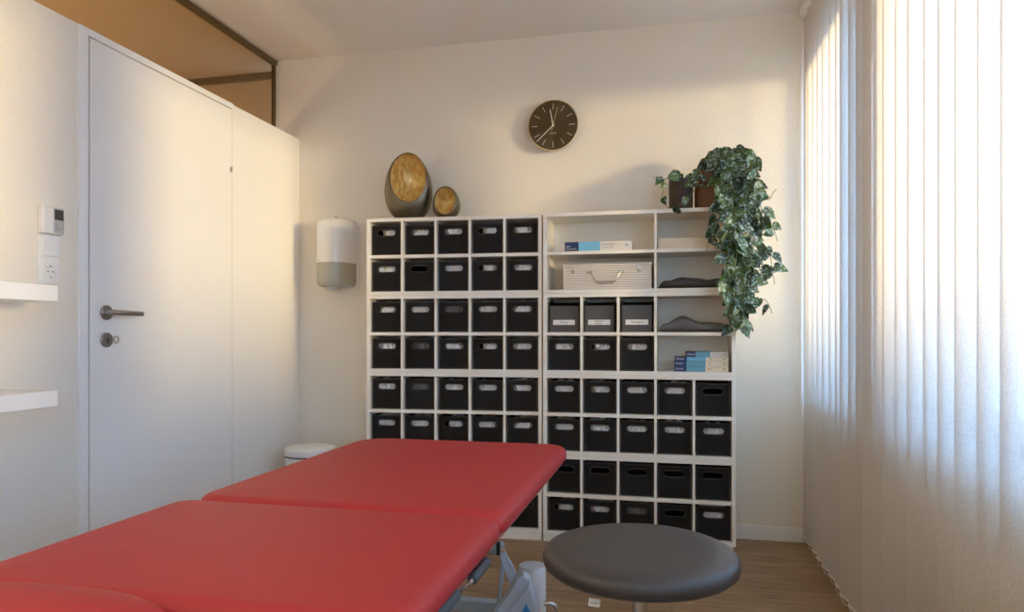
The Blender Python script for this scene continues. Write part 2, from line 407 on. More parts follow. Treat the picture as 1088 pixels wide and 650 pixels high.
# ------------------------------------------------------------------ shelving towers
UW, UH, UD = .8735, .380, .232
TO, TV, TD, TMID = .018, .018, .012, .016
ZB = .031
TW = {'left': (Vector((-1.474, 3.222, 0)), R(3.95)), 'right': (Vector((-.595, 3.268, 0)), 0.0)}
CWID = (UW-2*TO-4*TD)/5; CH = (UH-2*TV-TMID)/2
def tp(t, u, v, z):
    o, a = TW[t]
    return Vector((o.x+u*math.cos(a)-v*math.sin(a), o.y+u*math.sin(a)+v*math.cos(a), z))
BV = .0012
def make_unit(t, k, label, div_top, div_bot):
    z = ZB+k*UH
    r = thing('shelf_unit', label, 'shelf', tp(t, 0, 0, z), TW[t][1], 'stacked white shelf units')
    MB().box(0, UW, 0, UD, UH-TV, UH-.0004).build('top_panel', 'white', r, bevel=BV)
    MB().box(0, UW, 0, UD, 0, TV).build('bottom_panel', 'white', r, bevel=BV)
    MB().box(0, TO, 0, UD, TV, UH-TV).build('side_panel', 'white', r, bevel=BV)
    MB().box(UW-TO, UW, 0, UD, TV, UH-TV).build('side_panel', 'white', r, bevel=BV)
    MB().box(TO, UW-TO, .001, UD-.005, TV+CH, TV+CH+TMID).build('middle_shelf', 'white', r, bevel=BV)
    MB().box(TO, UW-TO, UD-.005, UD, TV, UH-TV).build('back_panel', 'white', r)
    for row, ds in ((0, div_bot), (1, div_top)):
        z0 = TV+row*(CH+TMID)
        for c in ds:
            x = TO+c*CWID+(c-1)*TD
            MB().box(x, x+TD, .001, UD-.005, z0, z0+CH).build('divider', 'white', r, bevel=BV)
    return r
ordn = ['topmost', 'second from the top', 'third from the top', 'lowest']
for t in ('left', 'right'):
    for k in range(4):
        lev = 3-k
        if t == 'left':
            what = 'white shelf unit of ten cells, %s of the left tower' % ordn[lev]
            dt = db = (1, 2, 3, 4)
        else:
            what = ['white shelf unit with four wide bays and the metal case, topmost of the right tower',
                    'white shelf unit with labelled boxes and pillow, second from top of the right tower',
                    'white shelf unit of ten bin cells, third from the top of the right tower',
                    'white shelf unit beside the stool seat, lowest of the right tower'][lev]
            dt = db = [(3,), (1, 2, 3), (1, 2, 3, 4), (1, 2, 3, 4)][lev]
        make_unit(t, k, what, dt, db)
def plinth(t, u1, v0, label):
    pl = MB().box(0, u1, v0, UD-.01, 0, ZB-.0005).build('plinth', 'white', bevel=BV, loc=tp(t, 0, 0, 0))
    pl.rotation_euler = (0, 0, TW[t][1]); tag(pl, label, 'plinth', 'plinths under the shelving towers')
plinth('left', UW, 0.0, 'white plinth board on the floor under the left shelving tower')
plinth('right', UW-.012, .006, 'white plinth board on the floor under the right shelving tower')

# ---- black bins
BW, BH, BD, BT = .148, .149, .185, .004
def stadium(cx, cz, hw, hh, n=8):
    pts = []
    for (sx, a0) in ((1, -PI/2), (-1, PI/2)):
        for i in range(n+1):
            a = a0+PI*i/n
            pts.append((cx+sx*(hw-hh)+hh*math.cos(a), cz+hh*math.sin(a)))
    return pts
SZ = .1115; SHW, SHH = .045, .0135
def make_bin():
    r = thing('storage_bin', 'x', 'bin')
    m = MB()
    # front wall with a slot: bridge the rectangle and the stadium
    sp = stadium(0, SZ, SHW, SHH)
    n = len(sp)
    def rectpt(px, pz):
        # project from the slot centre to the wall's outline
        dx, dz = px, pz-SZ
        ts = []
        if abs(dx) > 1e-9: ts.append((BW/2)/abs(dx))
        if dz > 1e-9: ts.append((BH-SZ)/dz)
        if dz < -1e-9: ts.append(SZ/(-dz))
        tt = min(ts); return (dx*tt, SZ+dz*tt)
    # put outline samples so that the four corners are hit
    outer = [rectpt(*p_) for p_ in sp]
    for cx, cz in ((BW/2, 0), (BW/2, BH), (-BW/2, BH), (-BW/2, 0)):
        j = min(range(n), key=lambda i: (outer[i][0]-cx)**2+(outer[i][1]-cz)**2); outer[j] = (cx, cz)
    ring = lambda pts, yy: [Vector((x, yy, z)) for x, z in pts]
    m.loft([ring(sp, 0), ring(outer, 0), ring(outer, BT), ring(sp, BT), ring(sp, 0)], False, False)
    m.box(-BW/2, -BW/2+BT, BT, BD, 0, BH).box(BW/2-BT, BW/2, BT, BD, 0, BH).box(-BW/2+BT, BW/2-BT, BD-BT, BD, 0, BH)
    m.box(-BW/2+BT, BW/2-BT, BT, BD-BT, 0, BT)
    m.build('body', 'black', r, smooth=30)
    o1, o2 = stadium(0, SZ, SHW+.0045, SHH+.0045), stadium(0, SZ, SHW, SHH)
    MB().loft([ring(o2, .002), ring(o2, -.0015), ring(o1, -.0015), ring(o1, .0002)], False, False).build('handle_trim', 'piping', r, smooth=30)
    e1 = rrect(-BW/2, BW/2, 0, BH, (.001,)*4, 2); e2 = rrect(-BW/2+.006, BW/2-.006, .006, BH-.006, (.001,)*4, 2)
    MB().loft([ring(e1, .0), ring(e1, -.0016), ring(e2, -.0016), ring(e2, .0)], False, False).build('edge_binding', 'piping', r, smooth=30)
    return r
def make_wad(seed):
    rg = random.Random(seed); m = MB(); rings = []
    nu, nv = 36, 18
    ph = [rg.uniform(0, 6.28) for _ in range(8)]
    hx, hy, hz = .058, .055, .037
    for j in range(1, nv):
        th = PI*j/nv; ring = []
        for i in range(nu):
            a = 2*PI*i/nu
            sg = lambda v, e_: math.copysign(abs(v)**e_, v)
            x = sg(math.cos(a), .6)*sg(math.sin(th), .6); y_ = sg(math.sin(a), .6)*sg(math.sin(th), .6); z = sg(math.cos(th), .7)
            w_ = 1+.09*math.sin(7*x+3*z+ph[0])+.07*math.sin(11*z-9*x+ph[1])+.05*math.sin(17*y_+11*x+ph[2])
            ring.append(Vector((x*hx*w_, y_*hy*w_, z*hz*w_)))
        rings.append(ring)
    return m.loft(rings)
wads = [make_wad(s_).build('folded_cloth', 'cloth') for s_ in range(5)]
gwad = make_wad(11).build('folded_cloth', 'greycloth')
wused = [0]*5; gused = [0]
bin0 = make_bin(); bused = False
ORD = ['first', 'second', 'third', 'fourth', 'fifth']
ROW = ['first', 'second', 'third', 'fourth', 'fifth', 'sixth', 'seventh', 'bottom']
FILL = {'left': ['pFFpF', 'FeFpF', 'FFgFF', 'FgFpF', 'FgFFF', 'FFpqF', 'eeeee', 'eeeee'],
        'right': ['.....', '.....', '.....', 'FpF..', 'FFFFe', 'FFFFs', 'eeeee', 'pFgeF']}
STATE = {'F': 'white cloth filling its slot', 'p': 'white cloth partly showing in its slot', 'q': 'white cloth partly showing in its slot',
         's': 'white cloth low in its slot', 'g': 'grey cloth in its slot', 'e': 'dark empty slot'}
for t in ('left', 'right'):
    for row in range(8):
        lev = row//2; k = 3-lev; sub = 1-row % 2
        z = ZB+k*UH+TV+sub*(CH+TMID)
        for c in range(5):
            s_ = FILL[t][row][c]
            if s_ == '.': continue
            if t == 'left' and row >= 6 and c < 3: continue      # wholly behind the couch
            u = TO+c*(CWID+TD)+CWID/2+random.uniform(-.002, .002); v = .026+random.uniform(-.004, .005)
            if bused: b_ = copy_tree(bin0)
            else: b_ = bin0; bused = True
            b_.location = tp(t, u, v, z+.0005); b_.rotation_euler = (0, 0, TW[t][1]+R(random.uniform(-.6, .6)))
            rn = 'bottom row' if row == 7 else ROW[row]+' row'
            cn = ['leftmost', 'second from left', 'third', 'fourth', 'rightmost'][c]
            b_['label'] = 'black bin, %s, %s in %s, %s tower' % (STATE[s_], cn.replace('second from left', 'second'), rn, t)
            b_['group'] = 'black storage bins in the shelving'
            if s_ != 'e':
                if s_ == 'g':
                    wd = gwad if gused[0] == 0 else gwad.copy(); first = gused[0] == 0; gused[0] += 1
                else:
                    q_ = random.randrange(5); wd = wads[q_] if wused[q_] == 0 else wads[q_].copy(); first = wused[q_] == 0; wused[q_] += 1
                if not first: col.objects.link(wd)
                du = {'p': .018, 'q': -.018, 's': 0, 'g': .004, 'F': 0}[s_]
                dz = {'s': -.012, 'p': -.006, 'q': -.004}.get(s_, 0)+random.uniform(-.006, .004)
                sx = .78 if s_ in 'pq' else .98
                wd.location = tp(t, u+du*.7, v+.063, z+SZ+.0+dz); wd.scale = (sx, .9, 1.0)
                wd.rotation_euler = (0, 0, TW[t][1]+(PI if random.random() < .5 else 0))
                tag(wd, '%s folded cloth inside the %s bin of the %s, %s tower' % ('dark grey' if s_ == 'g' else 'white', cn, rn, t), 'cloth', 'folded cloths inside the black bins')
for wsrc, n_ in [(wads[i_], wused[i_]) for i_ in range(5)]+[(gwad, gused[0])]:
    if n_ == 0: bpy.data.objects.remove(wsrc)

# ---- labelled boxes in the third row of the right tower
def cellz(row): return ZB+(3-row//2)*UH+TV+(1-row % 2)*(CH+TMID)
for c, (txt, side) in enumerate([('F-Tape', 'left of the three'), ('elastische\nBinden', 'middle of the three'), ('Theraband', 'right of the three')]):
    u = TO+c*(CWID+TD)+CWID/2; z = cellz(2)
    r = thing('labelled_box', 'grey ribbed box with a white paper label, %s in the right tower' % side, 'box', tp('right', u+(-.004 if c == 1 else 0), .024, z+.0005), 0, 'grey labelled boxes')
    MB().box(-.072, -.068, .006, .185, 0, .146).box(.068, .072, .006, .185, 0, .146).box(-.068, .068, .181, .185, 0, .146).box(-.068, .068, .006, .181, 0, .004).build('body', 'black', r)
    fm = MB().box(-.068, .068, .002, .006, 0, .124)
    for q_ in range(13): fm.box(-.067, .067, 0, .002, .006+q_*.009, .0125+q_*.009)
    fm.build('front_panel', 'piping' if False else mat('grey_ribbed_board_%d' % c, (.095, .088, .085), .6, bump=(60, .1, .001)), r)
    MB().box(-.052, .052, -.0016, 0, .034, .058).build('paper_label', 'paper', r)
    letters(txt, .0115 if '\n' in txt else .013, 'lettering', 'ink', r, (0, -.0019, .046))

# ---- cartons, case, pillows
def carton(name, px0, px1, row, bay, h_, dpt, label, bands, z_extra=0., group=None, yoff=.02, texts=()):
    z = cellz(row)+z_extra+.0006
    Y = TW['right'][0].y+yoff
    x0 = atY(px0, 300, Y).x; x1 = atY(px1, 300, Y).x
    r = thing(name, label, 'box', ((x0+x1)/2, Y, z), 0, group)
    w_ = x1-x0
    for (a, b, mm, nm) in bands:
        MB().box(-w_/2+a*w_, -w_/2+b*w_, 0, dpt, 0, h_).build(nm, mm, r, bevel=.0006)
    for (a, zz, sz, txt, mm) in texts:
        letters(txt, sz, 'lettering', mm, r, (-w_/2+a*w_, -.0004, zz), align='LEFT')
    return r, w_
NB = [(0, .21, 'navy', 'navy_band'), (.21, .53, 'sky', 'light_blue_band'), (.53, 1, 'carton', 'white_band')]
carton('glove_carton', 600, 671.5, 0, 0, .043, .10, 'long flat navy, light blue and white carton above the metal case', NB, yoff=.012,
       texts=[(.02, .022, .010, 'Nitril', 'paper'), (.02, .011, .010, 'Handschuhe', 'paper'), (.57, .028, .010, 'Nitrile gloves', 'inkgrey'), (.57, .014, .010, 'powder free', 'inkgrey'), (.90, .022, .016, 'M', 'ink')])
carton('cream_carton', 699.5, 772, 0, 1, .052, .15, 'plain cream carton beside the trailing plant in the top bay', [(0, 1, 'cream', 'carton_body')], yoff=.04,
       texts=[(.52, .012, .008, '3 0', 'inkgrey')])
lf = MB().box(0, .05, 0, .03, 0, .004).build('paper_sheet', 'paper', loc=tp('right', .425, .03, cellz(0)+.0006))
lf.rotation_euler = (0, 0, .3); tag(lf, 'small folded white leaflet beside the navy and blue carton', 'leaflet')
ST = [(716.3, 774, .0245, 'teal'), (716.3, 774, .0245, 'teal'), (716.8, 774.5, .0175, 'sky'), (729, 773.5, .0245, 'teal')]
zz = 0; nmz = ['lowest of the stack', 'second from the bottom of the stack', 'third from the bottom of the stack', 'topmost and shortest of the stack']
for i_, (a, b, h_, mm) in enumerate(ST):
    carton('needle_carton', a, b, 3, 1, h_-.0008, .12, 'flat navy, teal and cream carton, '+nmz[i_],
           [(0, .23, 'navy', 'navy_band'), (.23, .58, mm, 'teal_band'), (.58, 1, 'cream' if i_ < 3 else 'carton', 'cream_band')], z_extra=zz, group='stacked cartons in the right tower', yoff=.03+.002*(i_ % 2),
           texts=[(.03, h_/2, .011, 'Medical', 'paper'), (.62, h_/2, .012, 'B/D' if i_ < 2 else '100', 'redink' if i_ < 2 else 'inkgrey'), (.90, h_/2, .012, 'M', 'ink')])
    zz += h_
# aluminium case
Yc = TW['right'][0].y+.02; x0 = atY(599, 300, Yc).x; x1 = atY(692, 300, Yc).x; cw = x1-x0; chh = .122
r = thing('metal_case', 'silver ribbed aluminium case with two latches and a handle', 'case', ((x0+x1)/2, Yc, cellz(1)+.0006))
m = MB()
nr = 11
for q_ in range(nr):
    z0 = .002+q_*(chh-.004)/nr
    m.box(-cw/2+.003, cw/2-.003, -.0015, .001, z0, z0+(chh-.004)/nr-.0022)
m.build('ribbed_front', 'alu', r)
MB().box(-cw/2, cw/2, .001, .18, 0, chh).build('case_body', 'alugap', r, bevel=.002)
f_ = MB().box(-cw/2-.001, -cw/2+.003, -.0025, .181, 0, chh).box(cw/2-.003, cw/2+.001, -.0025, .181, 0, chh).box(-cw/2, cw/2, -.0025, .181, chh, chh+.002)
f_.build('edge_profile', 'alu', r)
for lx in (-.39, .365):
    l_ = MB().box(lx*cw-.008, lx*cw+.008, -.006, -.0015, .078, .108).build('latch', 'chrome', r, bevel=.001)
    MB().box(lx*cw-.005, lx*cw+.005, -.0085, -.006, .082, .094).build('latch_tongue', 'nickel', l_, bevel=.0008)
for hx in (-.20, .17):
    MB().box(hx*cw-.014, hx*cw+.014, -.006, -.0015, .077, .086).build('handle_mount', 'chrome', r, bevel=.001)
MB().tube([(-.20*cw, -.008, .081), (-.185*cw, -.013, .078), (-.155*cw, -.022, .055), (-.13*cw, -.025, .038), (-.10*cw, -.025, .032), (.07*cw, -.025, .032), (.10*cw, -.025, .038), (.125*cw, -.022, .055), (.155*cw, -.013, .078), (.17*cw, -.008, .081)],
          [.003, .003, .003, .0035, .0055, .0055, .0035, .003, .003, .003], 10).build('carry_handle', 'chrome', r)
def soft(name, px0, px1, row, hfun, mm, label, Yoff=.018, dp=.185):
    z = cellz(row)+.0006; Y = TW['right'][0].y+Yoff
    x0 = atY(px0, 300, Y).x; x1 = atY(px1, 300, Y).x; w_ = x1-x0
    rings = []; n = 40
    sec = []
    NV = 26
    for i in range(n+1):
        s = i/n; x = -w_/2+w_*s
        endf = min(1, (min(s, 1-s)/.07+.0))**.5 if min(s, 1-s) < .07 else 1
        ring = []
        for j in range(NV):
            a = 2*PI*j/NV
            yy = dp/2+math.copysign(abs(math.cos(a))**.6, math.cos(a))*dp/2*(.9+.1*endf)
            hh = hfun(s, yy/dp)
            c_ = math.sin(a)
            zz_ = (hh*(.5+.5*math.copysign(abs(c_)**.8, c_)))
            zz_ = .5*hh+(zz_-.5*hh)*max(endf, .08)
            lift = 0
            ring.append(Vector((x, yy, max(zz_-(1-endf)*.3*hh, 0))))
        rings.append(ring)
    o = MB().loft(rings).build(name, mm, loc=((x0+x1)/2, Y, z), smooth=70)
    return tag(o, label, 'cushion' if name == 'pillow' else 'blanket')
soft('folded_blanket', 700, 776.5, 1, lambda s, v: .047*(.72+.42*math.exp(-((s-.38)/.25)**2)+.22*math.exp(-((s-.85)/.16)**2)+.04*math.sin(23*s+4*v)), 'darkpillow', 'dark grey folded blanket lying flat in the bay behind the plant')
soft('pillow', 699.5, 774.5, 2, lambda s, v: .034+.040*math.exp(-((s-.34)/.17)**2)+.012*math.exp(-((s-.7)/.25)**2)+.001*math.sin(14*s+5*v), 'pillow', 'soft grey pillow with a hump in the bay above the stacked cartons')

# ------------------------------------------------------------------ egg lanterns
ZT = ZB+4*UH
def egg(pxc, a, c, yd, hx, hz, ha, hc, v, label, rz):
    Y0 = 3.36+v
    P = atY(pxc, 200, Y0)
    r = thing('egg_lantern', label, 'ornament', (P.x, Y0, ZT), rz, 'egg-shaped lanterns')
    n = 72; zb = -c*.94
    cz = -zb
    def O(t):
        x = a*math.sin(t)*(1-.10*math.cos(t)); z = c*math.cos(t)
        if z < zb: z = zb
        return x, z
    def H(t): return hx+ha*math.sin(t), hz+hc*math.cos(t)
    T = [2*PI*i/n for i in range(n)]
    rings = []
    for s in [1, .9, .75, .6, .45, .3, .15]:        # back
        k_ = math.cos(s*PI/2)
        rings.append([Vector((O(t)[0]*max(k_, .02), yd*math.sin(s*PI/2), max(cz+O(t)[1]*max(k_, .02), 0)))for t in T])
    ns = 10
    for q_ in range(ns+1):
        s = q_/ns; f1 = 1-math.cos(s*PI/2)
        rings.append([Vector((O(t)[0]+(H(t)[0]-O(t)[0])*f1, -yd*math.sin(s*PI/2), cz+O(t)[1]+(H(t)[1]-O(t)[1])*f1)) for t in T])
    # flat foot: pull the under side to the shelf
    for rg in rings:
        for p_ in rg:
            if p_.z < .012: p_.z = max(p_.z, 0)
    rings.append([Vector((H(t)[0]*1.0-(H(t)[0]-hx)*.02, -yd+.004, cz+hz+(H(t)[1]-hz)*.98)) for t in T])
    MB().loft(rings, True, False).build('shell', 'pewter', r, smooth=60)
    rings = []
    for q_ in range(11):
        s = q_/10; k_ = math.cos(s*PI/2)
        g_ = 1 if q_ == 0 else 1
        rings.append([Vector((hx+(H(t)[0]-hx)*max(k_, .02)*.985, -yd+.004+(yd*1.55)*math.sin(s*PI/2), cz+hz+(H(t)[1]-hz)*max(k_, .02)*.985)) for t in T])
    MB().loft(rings, False, True).build('gold_lining', 'gold', r, smooth=60)
    return r
egg(434.5, .121, .172, .078, .008, .044, .090, .122, -.01, 'large dark pewter egg lantern with a gold hollow, on the left tower', R(12))
egg(474.5, .069, .084, .055, .0, .006, .052, .067, -.02, 'small dark pewter egg lantern with a gold hollow beside the larger one', R(10))

# ------------------------------------------------------------------ wall clock
Yf = YB-.045
P = atY(587.6, 133, Yf)
ck = thing('wall_clock', 'round dark wall clock with brass rim and pale thin hands', 'clock', (P.x, YB, P.z))
MB().lathe([(0, -.001), (.112, -.001), (.125, -.02), (.1275, -.043), (.1275, -.046), (.124, -.047), (.1235, -.041)], (0, 0, 0), 72, 'Y', False).build('rim', 'rim', ck)
MB().lathe([(0, -.036), (.1238, -.036), (.1238, -.040), (0, -.040)], (0, 0, 0), 72, 'Y', False).build('dial', 'dial', ck)
tk = MB()
def clockbar(mb, ang, r0, r1, w_, y0, y1, w2=None):
    w2 = w2 if w2 is not None else w_
    dx, dz = math.sin(ang), math.cos(ang); nx, nz = dz, -dx
    pts = [Vector((dx*r0+nx*w_, y0, dz*r0+nz*w_)), Vector((dx*r0-nx*w_, y0, dz*r0-nz*w_)), Vector((dx*r1-nx*w2, y0, dz*r1-nz*w2)), Vector((dx*r1+nx*w2, y0, dz*r1+nz*w2))]
    mb.prism(pts, (0, y1-y0, 0))
for i in range(12): clockbar(tk, i*PI/6, .080, .111, .0010, -.0402, -.0408)
tk.build('hour_marks', 'hand', ck)
h_ = MB(); clockbar(h_, R(-11), -.006, .082, .0022, -.043, -.044, .0018); h_.build('hour_hand', 'hand', ck)
h_ = MB(); clockbar(h_, R(227), -.004, .115, .0019, -.0445, -.0452, .0014); h_.build('minute_hand', 'hand', ck)
h_ = MB(); clockbar(h_, R(15), -.03, .092, .0006, -.0455, -.046); h_.build('second_hand', 'hand', ck)
MB().lathe([(0, -.040), (.005, -.040), (.005, -.047), (0, -.047)], (0, 0, 0), 20, 'Y', False).build('hub', 'hand', ck)
letters('karlsson', .010, 'lettering', 'hand', ck, (0, -.0405, -.038))

# ------------------------------------------------------------------ towel dispenser
Yw = YB
dsp = thing('towel_dispenser', 'white wall-mounted paper towel dispenser with a smoky lower half', 'dispenser', (-1.762, YB, 1.227))
def dring(w_, dp, z, n=40, y_off=0):
    pts = []
    for i in range(n+1):
        a = PI*i/n
        cx, sy = math.cos(a), math.sin(a)
        pts.append(Vector((math.copysign(abs(cx)**.75, cx)*w_/2, y_off-(abs(sy)**.75)*dp, z)))
    return pts
W_, D_ = .196, .155
up = [dring(W_, D_, .130, y_off=-.012), dring(W_, D_, .30, y_off=-.012), dring(W_*.995, D_*.99, .335, y_off=-.012), dring(W_*.97, D_*.95, .354, y_off=-.012), dring(W_*.90, D_*.84, .364, y_off=-.012), dring(W_*.78, D_*.70, .368, y_off=-.012)]
MB().loft(up).build('upper_cover', 'plastic', dsp, smooth=50)
lo = [dring(W_*.80, D_*.80, .004, y_off=-.012), dring(W_*.93, D_*.93, .012, y_off=-.012), dring(W_*.985, D_*.98, .035, y_off=-.012), dring(W_*.985, D_*.985, .1297, y_off=-.012)]
MB().loft(lo).build('lower_cover', 'smoke', dsp, smooth=50)
MB().box(-W_/2-.002, W_/2+.012, -.012, -.0005, -.002, .340).build('back_plate', 'plastic', dsp, bevel=.008)
MB().lathe([(0, .004), (.040, .004), (.038, -.010), (.022, -.014), (0, -.014)], (0, -.085, 0), 28, 'Z', False).build('paper_outlet', 'silver', dsp)
MB().box(-.007, .007, -.060, -.050, .366, .384).box(-.005, .005, -.058, -.052, .384, .388).build('lock_key', 'nickel', dsp, bevel=.001)
letters('tork', .014, 'lettering', 'inkgrey', dsp, (-.035, -.163, .142))

# ------------------------------------------------------------------ pedal bin
pb = thing('pedal_bin', 'round white pedal bin with a dark ring on the floor by the wall', 'bin', (-1.80, 3.26, 0))
MB().lathe([(0, .004), (.118, .004), (.120, .02), (.124, .362), (0, .362)], n=56, cap=False).build('body', 'enamel', pb)
MB().lathe([(.10, .3622), (.1255, .3622), (.1265, .369), (.10, .369)], n=56, cap=False).build('dark_ring', 'rubber', pb)
MB().lathe([(.0, .3692), (.127, .3692), (.1285, .373), (.1285, .396), (.126, .402), (.115, .408), (.06, .414), (0, .416)], n=56, cap=False).build('lid', 'enamel', pb)
MB().lathe([(0, 0), (.121, 0), (.121, .008), (0, .008)], n=56, cap=False).build('base_ring', 'rubber', pb)
MB().box(-.022, .022, -.165, -.115, .012, .02).build('pedal', 'rubber', pb, bevel=.003)

# ------------------------------------------------------------------ left wall things
th0, th1 = atX(39.5, 247, XL), atX(62, 217.5, XL)
th = thing('thermostat', 'small silver and white room thermostat above the light switch', 'thermostat', (XL, th0.y, th0.z))
tw, thh = th1.y-th0.y, .090
MB().box(.0005, .024, 0, tw, 0, thh).build('housing', 'plastic', th, bevel=.004)
MB().box(.024, .0255, tw*.48, tw-.002, .004, thh-.004).build('front_panel', 'silver', th, bevel=.0005)
MB().box(.0255, .0262, tw*.52, tw-.005, .048, .082).build('display', 'display', th)
MB().lathe([(0, .0255), (.011, .0255), (.011, .028), (.004, .029), (0, .029)], (0, tw*.74, .026), 24, 'X', False).build('dial', 'silver', th)
s0, s1 = atX(39.5, 301, XL), atX(61.5, 249, XL)
sw = thing('switch_plate', 'white plate with a rocker switch over a round socket', 'switch', (XL, s0.y, s0.z))
w2, h2 = s1.y-s0.y, .162
MB().box(.0005, .008, 0, w2, 0, h2).build('cover_frame', 'socket', sw, bevel=.002)
MB().box(.008, .0125, .011, w2-.011, h2-.070, h2-.012).build('rocker', 'socket', sw, bevel=.0015)
so = MB().box(.008, .011, .011, w2-.011, .012, .070).build('socket_insert', 'socket', sw, bevel=.001)
MB().lathe([(.0225, .0110), (.0225, .0135), (.0205, .0135), (.0195, .0112), (0, .0112)], (0, w2/2, .041), 36, 'X', False).build('socket_well', 'socket', so)
for s_ in (-1, 1):
    MB().lathe([(0, .0112), (.0026, .0112), (.0026, .0116), (0, .0116)], (0, w2/2+s_*.0095, .041), 12, 'X', False).build('pin_hole', 'ink', so)
    MB().box(.0113, .0135, w2/2-.003, w2/2+.003, .041+s_*.0175-.002, .041+s_*.0175+.002).build('earth_clip', 'nickel', so)
for (zt, zb2, lb) in ((1.125, 1.077, 'white floating wall shelf just below the switch plate'), (.818, .771, 'white floating wall shelf, the lower one beside the door')):
    fs = MB().box(XL, -1.752, .55, 1.706, zb2, zt).build('floating_shelf', 'frame', bevel=.0015)
    tag(fs, lb, 'shelf', 'floating shelves on the left wall')

# ------------------------------------------------------------------ treatment couch
tc = thing('treatment_couch', 'red padded treatment couch with adjustable sections on a grey metal frame', 'couch', (-.743, 1.4, 0))
ox, oy = -.743, 1.4
def cp(v): return Vector((v[0]-ox, v[1]-oy, v[2]))
T0, T1 = .548, .603
XR, XLc = -.352, -1.126
def cpad(name, x0, x1, y0, y1, rad, z0=T0, z1=T1, er=.03, crown=.006, board=True):
    m = MB(); pad(m, x0-ox, x1-ox, y0-oy, y1-oy, z0, z1, rad, er, crown); o = m.build(name, 'red', tc, smooth=60)
    if board:
        bm_ = MB(); pts = rrect(x0-ox+.02, x1-ox-.012, y0-oy+.02, y1-oy-.02, [max(r_-.015, .01) for r_ in rad])
        bm_.loft([[Vector((a, b, z0-.009)) for a, b in pts], [Vector((a, b, z0-.0003)) for a, b in pts]])
        bm_.build('pad_board', 'board', o)
    return o
cpad('leg_section', XLc, XR, 1.462, 2.45, (.06, .03, .07, .11))
cpad('seat_section', XLc-.012, XR, .885, 1.452, (.05, .03, .03, .05))
cpad('arm_pad', -1.10, -.69, .42, .765, (.08, .05, .04, .06))
rings = []
for i in range(33):
    u = -1+2*i/32; k_ = (1-abs(u)**3.2)**.5 if abs(u) < 1 else .0
    k_ = max(k_, .05); X_ = -.872+.19*u; ring = []
    for j in range(28):
        a = 2*PI*j/28; cy_, sz_ = math.cos(a), math.sin(a)
        ring.append(Vector((X_-ox, .826-oy+math.copysign(abs(cy_)**.8, cy_)*.060*(.35+.65*k_), .577+math.copysign(abs(sz_)**.85, sz_)*.042*k_)))
    rings.append(ring)
MB().loft(rings).build('bolster', 'red', tc, smooth=80)
cpad('head_section', -.665, -.445, .40, .880, (.08, .08, .05, .05), z1=T1+.006, crown=.010)
# underframe
fr_ = MB()
for x in (-.98, -.50): fr_.box(x-.015-ox, x+.015-ox, .60-oy, 2.30-oy, .500, .5355)
for y_ in (.62, 1.50, 2.28): fr_.box(-.965-ox, -.515-ox, y_-.015-oy, y_+.015-oy, .500, .5355)
fr_.build('top_frame', 'bluegrey', tc, bevel=.003)
lo_ = MB()
for x in (-.98, -.50): lo_.box(x-.02-ox, x+.02-ox, .55-oy, 2.30-oy, .06, .10)
for y_ in (.60, 2.25): lo_.box(-.96-ox, -.52-ox, y_-.02-oy, y_+.02-oy, .06, .10)
lo_.build('base_frame', 'bluegrey', tc, bevel=.004)
for x in (-.98, -.50):
    for y_ in (.60, 2.25):
        MB().lathe([(0, 0), (.03, 0), (.03, .01), (.014, .016), (.012, .0602), (0, .0602)], (x-ox, y_-oy, 0), 24, 'Z', False).build('foot', 'rubber', tc)
for x in (-.955, -.525):
    MB().tube([cp((x, .70, .095)), cp((x, 1.50, .505))], .016, 12).build('lift_arm', 'bluegrey', tc)
    MB().tube([cp((x+(.03 if x < -.7 else -.03), 1.45, .095)), cp((x+(.03 if x < -.7 else -.03), .68, .505))], .016, 12).build('lift_arm', 'bluegrey', tc)
# parts seen under the pad edge
ct = at(565.5, 600, 2.1)
MB().lathe([(0, 0), (.041, 0), (.041, ct.z-.004), (.038, ct.z), (0, ct.z)], cp((ct.x, ct.y, 0)), 40, 'Z', False).build('lift_column', 'column', tc)
a_, b_ = at(531, 582.5, 2.0), at(500, 581.5, 2.0)
MB().tube([cp(a_), cp(b_+(b_-a_)*4)], .0175, 20).build('cross_tube', 'bluegrey', tc)
b3 = at(528.5, 582.5, 2.0); MB().tube([cp(at(527.5, 582.5, 1.997)), cp(at(531.5, 582.5, 1.997))], .019, 20).build('tube_cap', 'rubber', tc)
fwd = Vector((-SN, CS, 0))
pl_ = [(531, 577), (533, 575.5), (535, 577), (536.5, 586), (542, 596), (549.5, 610), (546, 622), (542.5, 623), (536, 605), (531.5, 592)]
MB().prism([cp(at(x, y_, 1.93)) for x, y_ in pl_], fwd*.012).build('lever_plate', 'lightgrey', tc, bevel=.0012)
bt = at(534.2, 582.5, 1.928); MB().tube([cp(bt), cp(bt-fwd*.012)], .0075, 6).build('bolt', 'chrome', tc)
MB().tube([cp(at(534.5, 596, 2.02)), cp(at(532, 622, 2.02)), cp(at(528.5, 650, 2.02)), cp(at(527.5, 672, 2.02))], .0065, 10).build('brace_rod', 'bluegrey', tc)
cv = [(518, 662), (527, 645), (541, 625), (549, 609), (557, 606), (563, 611), (568, 625), (573, 641), (573, 705), (518, 705)]
cov = MB().prism([cp(at(x, y_+5, 1.86)) for x, y_ in cv], fwd*.045).build('cover_plate', 'lightgrey', tc, bevel=.004)
cv2 = [(530, 662), (549, 634), (562, 615.5), (571, 641), (571, 690), (530, 690)]
MB().prism([cp(at(x, y_+5, 1.852)) for x, y_ in cv2], fwd*.0075).build('cover_face', 'lightgrey', cov, bevel=.002)
MB().prism([cp(at(x, y_, 1.848)) for x, y_ in [(559, 641), (566, 656), (552, 656)]], fwd*.003).build('triangle_emblem', 'blue', cov)
